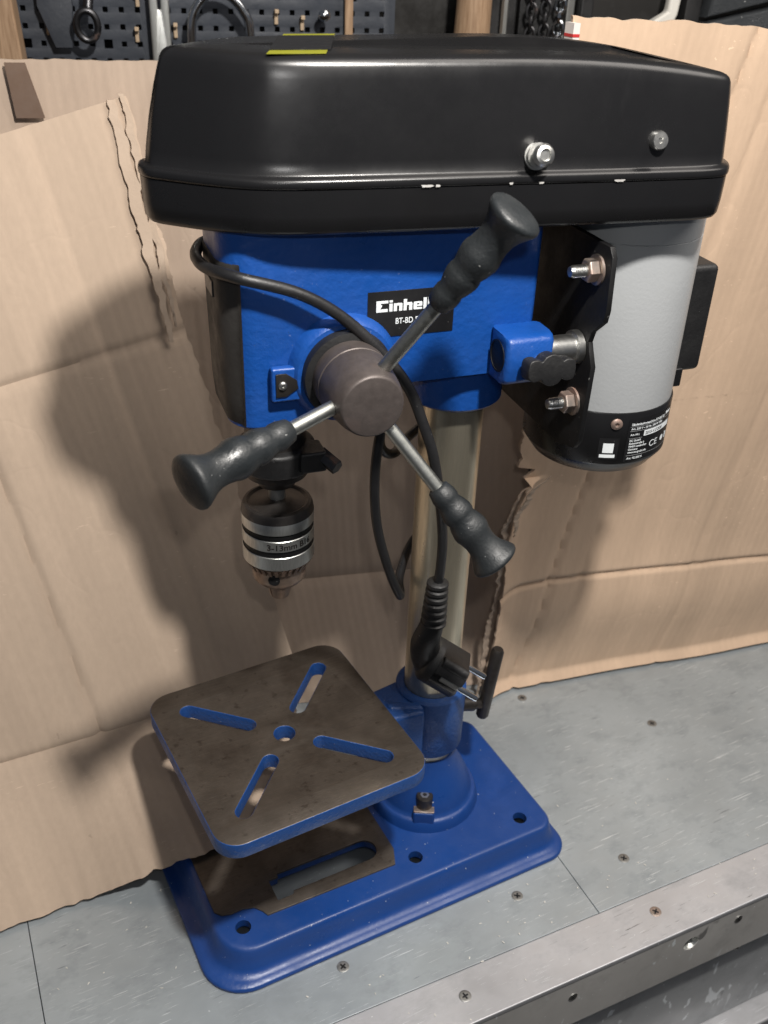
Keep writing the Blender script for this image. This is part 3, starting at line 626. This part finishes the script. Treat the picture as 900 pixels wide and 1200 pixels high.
for v in bm.verts:
    a = va+.22+(v.co.x-.006)/.0244; v.co = Vector((QX+(.0244+v.co.z)*math.cos(a), (.0244+v.co.z)*math.sin(a), .3257+v.co.y))
mk('size_stamp', bm, 'dark_steel', chuck, 0, 0, TH)
# ---- belt cover
PL = [(-.1925, 0), (-.1898, -.0110), (-.1790, -.0215), (-.1640, -.0335), (-.1500, -.0428), (-.1360, -.0492), (-.1170, -.0535), (-.0900, -.0564), (-.0500, -.0597), (-.0140, -.0626), (.0480, -.0684), (.0900, -.0714), (.1130, -.0722), (.1275, -.0685), (.1380, -.0540), (.1445, -.0290), (.1465, 0)]
half = catmull([(x, y, 0) for x, y in PL], 5); contour = half+[Vector((p.x, -p.y, 0)) for p in half[-2:0:-1]]
nrm = []
for i, p in enumerate(contour):
    t = contour[(i+1) % len(contour)]-contour[i-1]; nrm.append(Vector((t.y, -t.x, 0)).normalized())
if sum(nrm[i].dot(contour[i]-Vector((-.02, 0, 0))) for i in range(len(contour))) < 0: nrm = [-q for q in nrm]
def ring(z, ins):
    out = []
    for p, q in zip(contour, nrm):
        g = max(0, (z-.568)/.0555); nose = max(0, min(1, (-.135-p.x)/.05))
        e = p-q*(ins+nose*.0085*g**1.4)
        if e.y*p.y < 0: e.y = 0
        zz = z+.001
        if z > .568:
            bk = max(0, e.x/.11); zz -= g*.0070*bk**2.2
        out.append((e.x, e.y, zz))
    return out
bm = bmesh.new(); loft(bm, [ring(z, i) for z, i in ((.5372, .0085), (.5374, .0055), (.5384, .0032), (.5406, .0018), (.5480, .0011), (.5615, .0008))], True, False)
cover = mk('belt_cover', bm, 'black', press, 60, 0, TH)
bm = bmesh.new(); loft(bm, [ring(z, i) for z, i in ((.5617, .010), (.5617, .0016), (.5622, .0003), (.5632, 0), (.5655, 0), (.5666, .0005), (.5672, .0020), (.5676, .0034), (.5684, .0042), (.5750, .0046), (.5900, .0056), (.6050, .0068), (.6130, .0076), (.6185, .0084), (.6210, .0095), (.6225, .0114), (.6233, .0142), (.6236, .0200), (.6237, .0340))], True, True)
lid = mk('lid', bm, 'black', cover, 60, 0, TH)
for x, wd in ((-.052, .0032), (-.046, .0012), (.058, .0030), (.012, .0014), (-.005, .0010)):
    i = min(range(len(contour)), key=lambda i: abs(contour[i].x-x)+(1 if contour[i].y > 0 else 0)); p, q = contour[i], nrm[i]; t_ = Vector((-q.y, q.x, 0))
    ch = [(wd*math.cos(a)*(1+.3*math.sin(3*a+x*99)), .0009*math.sin(a)*(1+.4*math.cos(2*a))) for a in [k*math.pi/6 for k in range(12)]]
    mk('paint_chip', flat('ch', [ch], .00006), 'bench_face', lid, 0, 0, TH @ basis(Vector((x, p.y, .5636))+q*.00008, t_, (0, 0, 1)))
for nm, q, m_, dz in (('warning_sticker', [(-.131, -.040), (-.101, -.040), (-.071, .044), (-.101, .044)], 'yellow', .62485), ('sticker_print', [(-.1265, -.0265), (-.0945, -.0265), (-.0745, .0345), (-.1065, .0345)], 'label_black', .62505)):
    bm = flat('st', [q], .00005); mk(nm, bm, m_, lid, 0, 0, TH @ Matrix.Translation((0, 0, dz)))
def lidpt(x, z):
    i = min(range(len(contour)), key=lambda i: abs(contour[i].x-x)+(1 if contour[i].y > 0 else 0)); ins = lerp_tab([(.5684, .0042), (.575, .0046), (.59, .0056), (.605, .0068)], z); return contour[i]-nrm[i]*ins, nrm[i]
for x, z, big in ((.0100, .5765, True), (.0800, .5830, False)):
    p, q = lidpt(x, z); o = Vector((x, p.y, z)); ax = Vector((q.x, q.y, .25)).normalized(); bm = bmesh.new()
    if big:
        lathe(bm, o, ax, [(-.002, .0072), (.0012, .0072), (.0013, .0056), (.0030, .0056), (.0031, .0066), (.0045, .0066), (.0046, .0042), (.0085, .0042), (.0086, .0058), (.0105, .0060), (.0125, .0048), (.0130, .0032), (.0115, .0026)], 26)
    else: lathe(bm, o, ax, [(-.002, .0050), (.0020, .0052), (.0035, .0044), (.0036, .0016), (.0028, .0012)], 22)
    mk('lid_screw', bm, 'zinc', lid, 35, 0, TH)
# ---- motor
MX, MR = .111, .0490
bm = bmesh.new(); lathe(bm, (MX, 0, 0), (0, 0, 1), [(.396, MR-.0006), (.400, MR), (.5180, MR), (.5183, MR-.0004), (.5187, MR), (.5330, MR), (.5342, MR-.001), (.5346, MR-.008), (.5300, MR-.0085), (.5300, .01)], 72); motor = mk('motor', bm, 'grey', press, 35, 0, TH)
bm = bmesh.new(); lathe(bm, (MX, 0, 0), (0, 0, 1), [(.3590, .020), (.3592, .0415), (.3600, .0432), (.3680, .0488), (.3700, .0502), (.4065, .0503), (.4075, .0498), (.4075, .0480)], 72); cap = mk('end_cap', bm, 'black', motor, 35, 0, TH)
bm = bmesh.new(); cyl(bm, (MX, 0, .53), (MX, 0, .56), .007, 20); mk('shaft', bm, 'steel', motor, 40, 0, TH)
bm = bmesh.new(); box(bm, (.152, -.006, .411), (.188, .050, .488)); mk('switch_box', bm, 'black_plastic', motor, 40, .004, TH)
bm = bmesh.new(); box(bm, (.1555, -.0205, .4075), (.163, -.0115, .421)); mk('cap_clip', bm, 'black', motor, 40, .001, TH)
# labels bent round the end cap
RC = .0504
def on_cap(bm, a0, z0, lift=0):
    for v in bm.verts:
        a = a0+v.co.x/RC; r = RC+lift+v.co.z; v.co = Vector((MX+r*math.cos(a), r*math.sin(a), z0+v.co.y))
    return bm
def patch(w_, h_, n=12, hole=None):
    bm = bmesh.new(); g = [[bm.verts.new((w_*i/n, h_*j, 0)) for i in range(n+1)] for j in (0, 1)]
    for i in range(n): bm.faces.new((g[0][i], g[0][i+1], g[1][i+1], g[1][i]))
    return bm
aL = math.radians(-90-6)
lab = mk('rating_label', on_cap(patch(.044, .0315, 24), aL, .3715, .00012), 'label_black', cap, 40, 0, TH)
def rule(x, y, w_, h_=.00022): return mk('label_rule', on_cap(bmesh_shift(patch(w_, h_, 12), x, y), aL, .3715, .00025), 'grey', lab, 0, 0, TH)
def bmesh_shift(bm, x, y): bmesh.ops.translate(bm, vec=(x, y, 0), verts=bm.verts); return bm
def line(s, x, y, size, off=.00004, mat='white', sx=1): return mk('label_text', on_cap(bmesh_shift(text(s, size, .00002, off, sx), x, y), aL, .3715, .0003), mat, lab, 0, 0, TH)
line('S\u00e4ulenbohrmaschine BT-BD 501', .0022, .0268, .0024, .00005); line('Einhell', .0345, .0282, .0026, .0002)
line('Art. 230 V ~ 50 Hz  350 W  IP20', .0022, .0236, .0021); rule(.0015, .0258, .041); rule(.0015, .0225, .041); rule(.0015, .0170, .0105)
line('Art.-Nr.:', .0022, .0193, .0020)
bm = bmesh_shift(patch(.029, .0042, 16), .0130, .0178); mk('number_strip', on_cap(bm, aL, .3715, .00025), 'white', lab, 0, 0, TH)
line('2015-V.CODE', .0142, .0187, .0031, .00006, 'label_black', .95)
for i, s in enumerate(('ISC GmbH', 'Eschenstra\u00dfe 6', '94405 Landau/Isar', 'Germany', 'www.isc-gmbh.info')): line(s, .0022, .0148-.0022*i, .0020)
rule(.0015, .0042, .041); line('Art.: 42.205.91', .0022, .0015, .0021)
line('CE', .0195, .0080, .0068, -.00002, 'white', 1.1)
for x in (.0345, .0405):
    bm = flat('rc', [circ(x, .0105, .0022, 14)], .00001) if x < .037 else flat('rc', [[(x-.0016, .0130), (x+.0016, .0130), (x+.0010, .0080), (x-.0010, .0080)]], .00001)
    mk('approval_mark', on_cap(bm, aL, .3715, .0003), 'white', lab, 0, 0, TH)
aQ = math.radians(-90-27)
lb2 = mk('small_label', on_cap(patch(.0135, .0160, 8), aQ, .3735, .00012), 'label_black', cap, 0, 0, TH)
mk('blank_square', on_cap(bmesh_shift(patch(.0072, .0072, 6), .0030, .0050), aQ, .3735, .00025), 'white', lb2, 0, 0, TH)
mk('code_strip', on_cap(bmesh_shift(patch(.0105, .0024, 6), .0013, .0014), aQ, .3735, .00025), 'white', lb2, 0, 0, TH)
aS = math.radians(-90-16)
bm = bmesh.new(); q = Vector((math.cos(aS), math.sin(aS), 0)); screw_head(bm, Vector((MX, 0, .4000))+q*RC, q, .0040, .0016); mk('cap_screw', bm, 'rusty', cap, 40, 0, TH)
# motor plate across the motor's front, studs and nuts
PX = .0605
plate_o = [(-.0650, .4010), (-.0668, .4520), (-.0620, .4610), (-.0595, .4660), (-.0620, .4735), (-.0725, .4830), (-.0740, .4900), (-.0720, .5210), (-.0680, .5262), (.060, .5262), (.064, .521), (.064, .392), (.060, .388), (-.040, .388), (-.0600, .394)]
bm = flat('mp', [plate_o], .0013, .0004); bracket = mk('motor_bracket', bm, 'black_sheet', press, 40, 0, TH @ Matrix.Translation((PX, 0, 0)) @ Matrix(((0, 0, 1, 0), (1, 0, 0, 0), (0, 1, 0, 0), (0, 0, 0, 1))))
for (y, z) in ((-.0585, .5105), (-.0525, .4235), (.052, .5105), (.052, .4235)):
    bm = bmesh.new(); lathe(bm, (PX-.0018, y, z), (-1, 0, 0), [(0, .0090), (.0014, .0090), (.0015, .005)], 24); nb_ = mk('washer', bm, 'rusty', bracket, 35, 0, TH)
    bm = bmesh.new(); hexnut(bm, (PX-.0034, y, z), (-1, 0, 0), .0072, .0065); mk('nut', bm, 'rusty', bracket, 25, .0003, TH)
    bm = bmesh.new(); lathe(bm, (PX, y, z), (-1, 0, 0), [(0, .0036), (.0100, .0036)]+[(.0100+.0006*i, .0038 if i % 2 else .0034) for i in range(15)]+[(.0200, .0030), (.0202, .0005)], 20); mk('stud', bm, 'zinc', bracket, 40, 0, TH)
# slide block with guide rod and wing bolt
bm = bmesh.new()
loft(bm, [[(x, y, z) for x, y in rrect(.0060, .0375, -.0585+ins, -.0330, .004, 5)] for z, ins in ((.4415, .004), (.4435, .001), (.4455, 0), (.4685, 0), (.4710, .002), (.4720, .006))])
blk = mk('slide_block', bm, 'blue', head, 40, 0, TH)
bm = bmesh.new(); lathe(bm, (.0056, -.0460, .4575), (-1, 0, 0), [(0, .0100), (.0004, .0100), (.00041, .0088), (-.0030, .0085)], 32); mk('rod_bore', bm, 'black_sheet', blk, 40, 0, TH)
bm = bmesh.new(); lathe(bm, (.030, -.0490, .4590), (1, 0, 0), [(0, .0083), (.0240, .0083), (.0242, .0105), (.0285, .0105)], 32); mk('guide_rod', bm, 'zinc', bracket, 40, 0, TH)
bm = bmesh.new(); cyl(bm, (.028, -.058, .4560), (.028, -.066, .4560), .0045, 18); mk('wing_bolt_shank', bm, 'zinc', blk, 40, 0, TH)
hl = [(-.0150, 0), (-.0140, .0048), (-.0100, .0058), (-.0068, .0046), (-.0042, .0074), (0, .0088), (.0042, .0074), (.0068, .0046), (.0100, .0058), (.0140, .0048), (.0150, 0)]
lob = [(p.x, p.y) for p in catmull([(x, y, 0) for x, y in hl+[(x, -y) for x, y in hl[-2:0:-1]]+[hl[0]]], 4)[:-1]]
bm = flat('wb', [lob], .0045, .0008); mk('wing_bolt', bm, 'black_plastic', blk, 40, 0, TH @ Matrix.Translation((.0285, -.0690, .4560)) @ Matrix.Rotation(.05, 4, 'Y') @ Matrix.Rotation(math.pi/2-.15, 4, 'X'))
# nameplate with lettering
np_o = [(-.0745, .4985), (-.0210, .5012), (-.0190, .4728), (-.0725, .4722)]
NP = TH @ Matrix.Translation((0, -.0336, 0)) @ Matrix.Rotation(math.pi/2, 4, 'X')
bm = flat('np', [[(-.0740, .4715), (-.0200, .4715), (-.0200, .4990), (-.0740, .4990)]], .0002, .00005); npl = mk('nameplate', bm, 'label_black', head, 0, 0, NP)
def glyphs(word, x, y, h, wd, gap, parent):
    # heavy square letters drawn as polygons on a unit grid
    G = {'E': [[(0, 0), (1.25, 0), (1.25, .26), (.42, .26), (.62, .52), (.62, .60), (.42, .76), (1.30, .76), (1.30, 1), (0, 1)]],
         'i': [[(0, 0), (.36, 0), (.36, .70), (0, .70)], [(0, .80), (.36, .80), (.36, 1), (0, 1)]],
         'n': [[(0, 0), (.36, 0), (.36, .48), (.60, .48), (.60, 0), (.96, 0), (.96, .62), (.86, .70), (0, .70)]],
         'h': [[(0, 0), (.36, 0), (.36, .46), (.62, .46), (.62, 0), (.98, 0), (.98, .60), (.88, .70), (.36, .70), (.36, 1), (0, 1)]],
         'e': [[(0, .08), (.10, 0), (.98, 0), (.98, .18), (.38, .18), (.38, .28), (.98, .28), (.98, .62), (.88, .70), (.10, .70), (0, .62)], [(.38, .42), (.38, .53), (.64, .53), (.64, .42)]],
         'l': [[(0, 0), (.36, 0), (.36, 1), (0, 1)]]}
    for ch in word:
        sp = [[(x+px*wd, y+py*h) for px, py in s] for s in G[ch]]; bm = flat('gl', sp, .00006)
        mk('letter', bm, 'white', parent, 0, 0, NP @ Matrix.Translation((0, 0, .00030)))
        x += (max(px for s in G[ch] for px, _ in s)*wd)+gap
glyphs('Einhell', -.0688, .4868, .0068, .0056, .0007, npl)
mk('model_text', text('BT-BD 501', .0050, .00005, .00006, .80), 'white', npl, 0, 0, NP @ Matrix.Translation((-.0568, .4790, .0003)))
# ---- power cord and plug
bm = bmesh.new()
c1 = [(-.060, .0400, .512), (-.115, .0405, .514), (-.1500, .0345, .5155), (-.1630, .0130, .5150), (-.1630, -.0150, .5150), (-.1500, -.0390, .5155), (-.1180, -.0440, .5060), (-.0930, -.0450, .4905), (-.0700, -.0480, .4680), (-.0545, -.0540, .4470), (-.0445, -.0570, .4220), (-.0372, -.0580, .4000), (-.0290, -.0540, .3650), (-.0225, -.0480, .3320), (-.0205, -.0440, .3050), (-.0208, -.0420, .2890)]
tube(bm, catmull(c1, 10), .0034, 12)
c2 = [(.020, .045, .285), (-.004, .045, .270), (-.0240, .022, .2560), (-.0300, .004, .2525), (-.0345, -.004, .2580), (-.0440, -.006, .2830), (-.0540, -.008, .3200), (-.0580, -.010, .3560), (-.0560, -.010, .3900), (-.0480, -.006, .4150), (-.0360, .010, .4330), (-.020, .030, .440)]
tube(bm, catmull(c2, 10), .0034, 12)
c3 = [(-.0440, -.004, .4200), (-.0500, .000, .3980), (-.0500, .004, .3800), (-.0440, .008, .3700), (-.0350, .014, .3660), (-.0200, .034, .3640), (.0, .045, .370)]
tube(bm, catmull(c3, 10), .0034, 12)
cord = mk('power_cord', bm, 'cord', press, 60, 0, TH)
plug = empty('power_plug', (-.02, -.04, .22)); plug.parent = press; plug.matrix_parent_inverse = press.matrix_world.inverted()
PT = TH @ Vector((-.0208, -.0420, .2890))
ax = Vector((.70, -.50, -.50)).normalized()           # pin direction
bm = bmesh.new(); p0 = PT+Vector((.0, 0, .0035)); p1 = Vector((-.0280, -.0385, .2570))
pts = [p0+(p1-p0)*i/32 for i in range(33)]; tube(bm, pts, .006, 18, rad=lambda t: .0066+.0018*t+(.0010 if int(t*32) % 5 in (1, 2, 3) else -.0006)); mk('strain_relief', bm, 'black_plastic', plug, 35)
bm = bmesh.new(); tube(bm, catmull([(-.0277, -.0385, .2600), (-.0300, -.0370, .2480), (-.0305, -.0335, .2350), (-.0270, -.0310, .2220), (-.0240, -.0310, .2160)], 6), .01, 20, rad=lambda t: .0080+.0052*t); mk('plug_neck', bm, 'black_plastic', plug, 50)
TPl = basis(Vector((-.0245, -.0300, .2175)), ax, (.58, .81, 0))   # local x along the pins
bm = bmesh.new()
def plug_sec(x, r, nt):
    out = []
    for i in range(48):
        a = 2*math.pi*i/48; y, z = r*math.cos(a), r*math.sin(a)
        if abs(y) < nt*.34 and False: z *= .8
        out.append((x, y, z))
    return out
loft(bm, [plug_sec(x, r, 0) for x, r in ((-.004, .010), (-.002, .0160), (.0005, .0178), (.0045, .0180))]); mk('plug_back', bm, 'black_plastic', plug, 40, 0, TPl)
bm = bmesh.new()
def dsec(x, s=1):
    pts = []
    for i in range(56):
        a = 2*math.pi*i/56; r = .0182*s; y, z = r*math.cos(a), r*math.sin(a)
        if abs(z) > .0128*s: z = math.copysign(.0128*s, z)        # flat side
        if abs(y) > .0150 and abs(z) < .0030: y = math.copysign(.0142, y)
        pts.append((x, y, z))
    return pts
loft(bm, [dsec(.0047), dsec(.0270), dsec(.0282, .96), dsec(.0283, .85)]); mk('plug_body', bm, 'black_plastic', plug, 30, 0, TPl)
for s in (-1, 1):
    bm = bmesh.new(); lathe(bm, (.0280, s*.0082, s*.0046), (1, 0, 0), [(0, .0024), (.0175, .0024), (.0190, .0018), (.0194, .0006)], 18); mk('pin', bm, 'chrome', plug, 40, 0, TPl)
    bm = bmesh.new(); box(bm, (.012, s*.0146-.0012, -.0022), (.0275, s*.0146+.0012, .0022)); mk('earth_clip', bm, 'steel', plug, 40, .0004, TPl)
bm = bmesh.new(); cyl(bm, (.006, -.0115, .0118), (.0272, -.0115, .0118), .0042, 18, .0006); mk('guide_ridge', bm, 'black_plastic', plug, 40, 0, TPl)

bm = bmesh.new(); rs = random.Random(5)
for k in range(80):
    cxp, cyp = rs.choice(((.05, -.12), (.15, -.05), (-.05, -.12), (.2, -.16), (-.25, 0.0)))
    x, y = rs.gauss(cxp, .06), rs.gauss(cyp, .03)
    if -.226 < x < .110 and -.093 < y < .095: continue
    d_ = Vector((x, y, 0))-BO; tt = d_.dot(by)
    if tt < .002: continue
    zb = .0008 if tt < SEAM else .0003
    if y > .03: continue
    L_, wd, a = rs.uniform(.0004, .0012), rs.uniform(.00025, .0005), rs.uniform(0, 6.3); ca, sa = math.cos(a), math.sin(a)
    loft(bm, [[(x+ca*u-sa*v, y+sa*u+ca*v, zb+h+abs(u)*.15) for u, v in ((-L_, -wd), (L_, -wd*.6), (L_, wd*.6), (-L_, wd))] for h in (0, .0004)])
tag(mk('metal_shavings', bm, 'tool_white', None, 0), 'tiny bright metal shavings scattered on the bench in front of the blue base', 'shavings', kind='stuff')
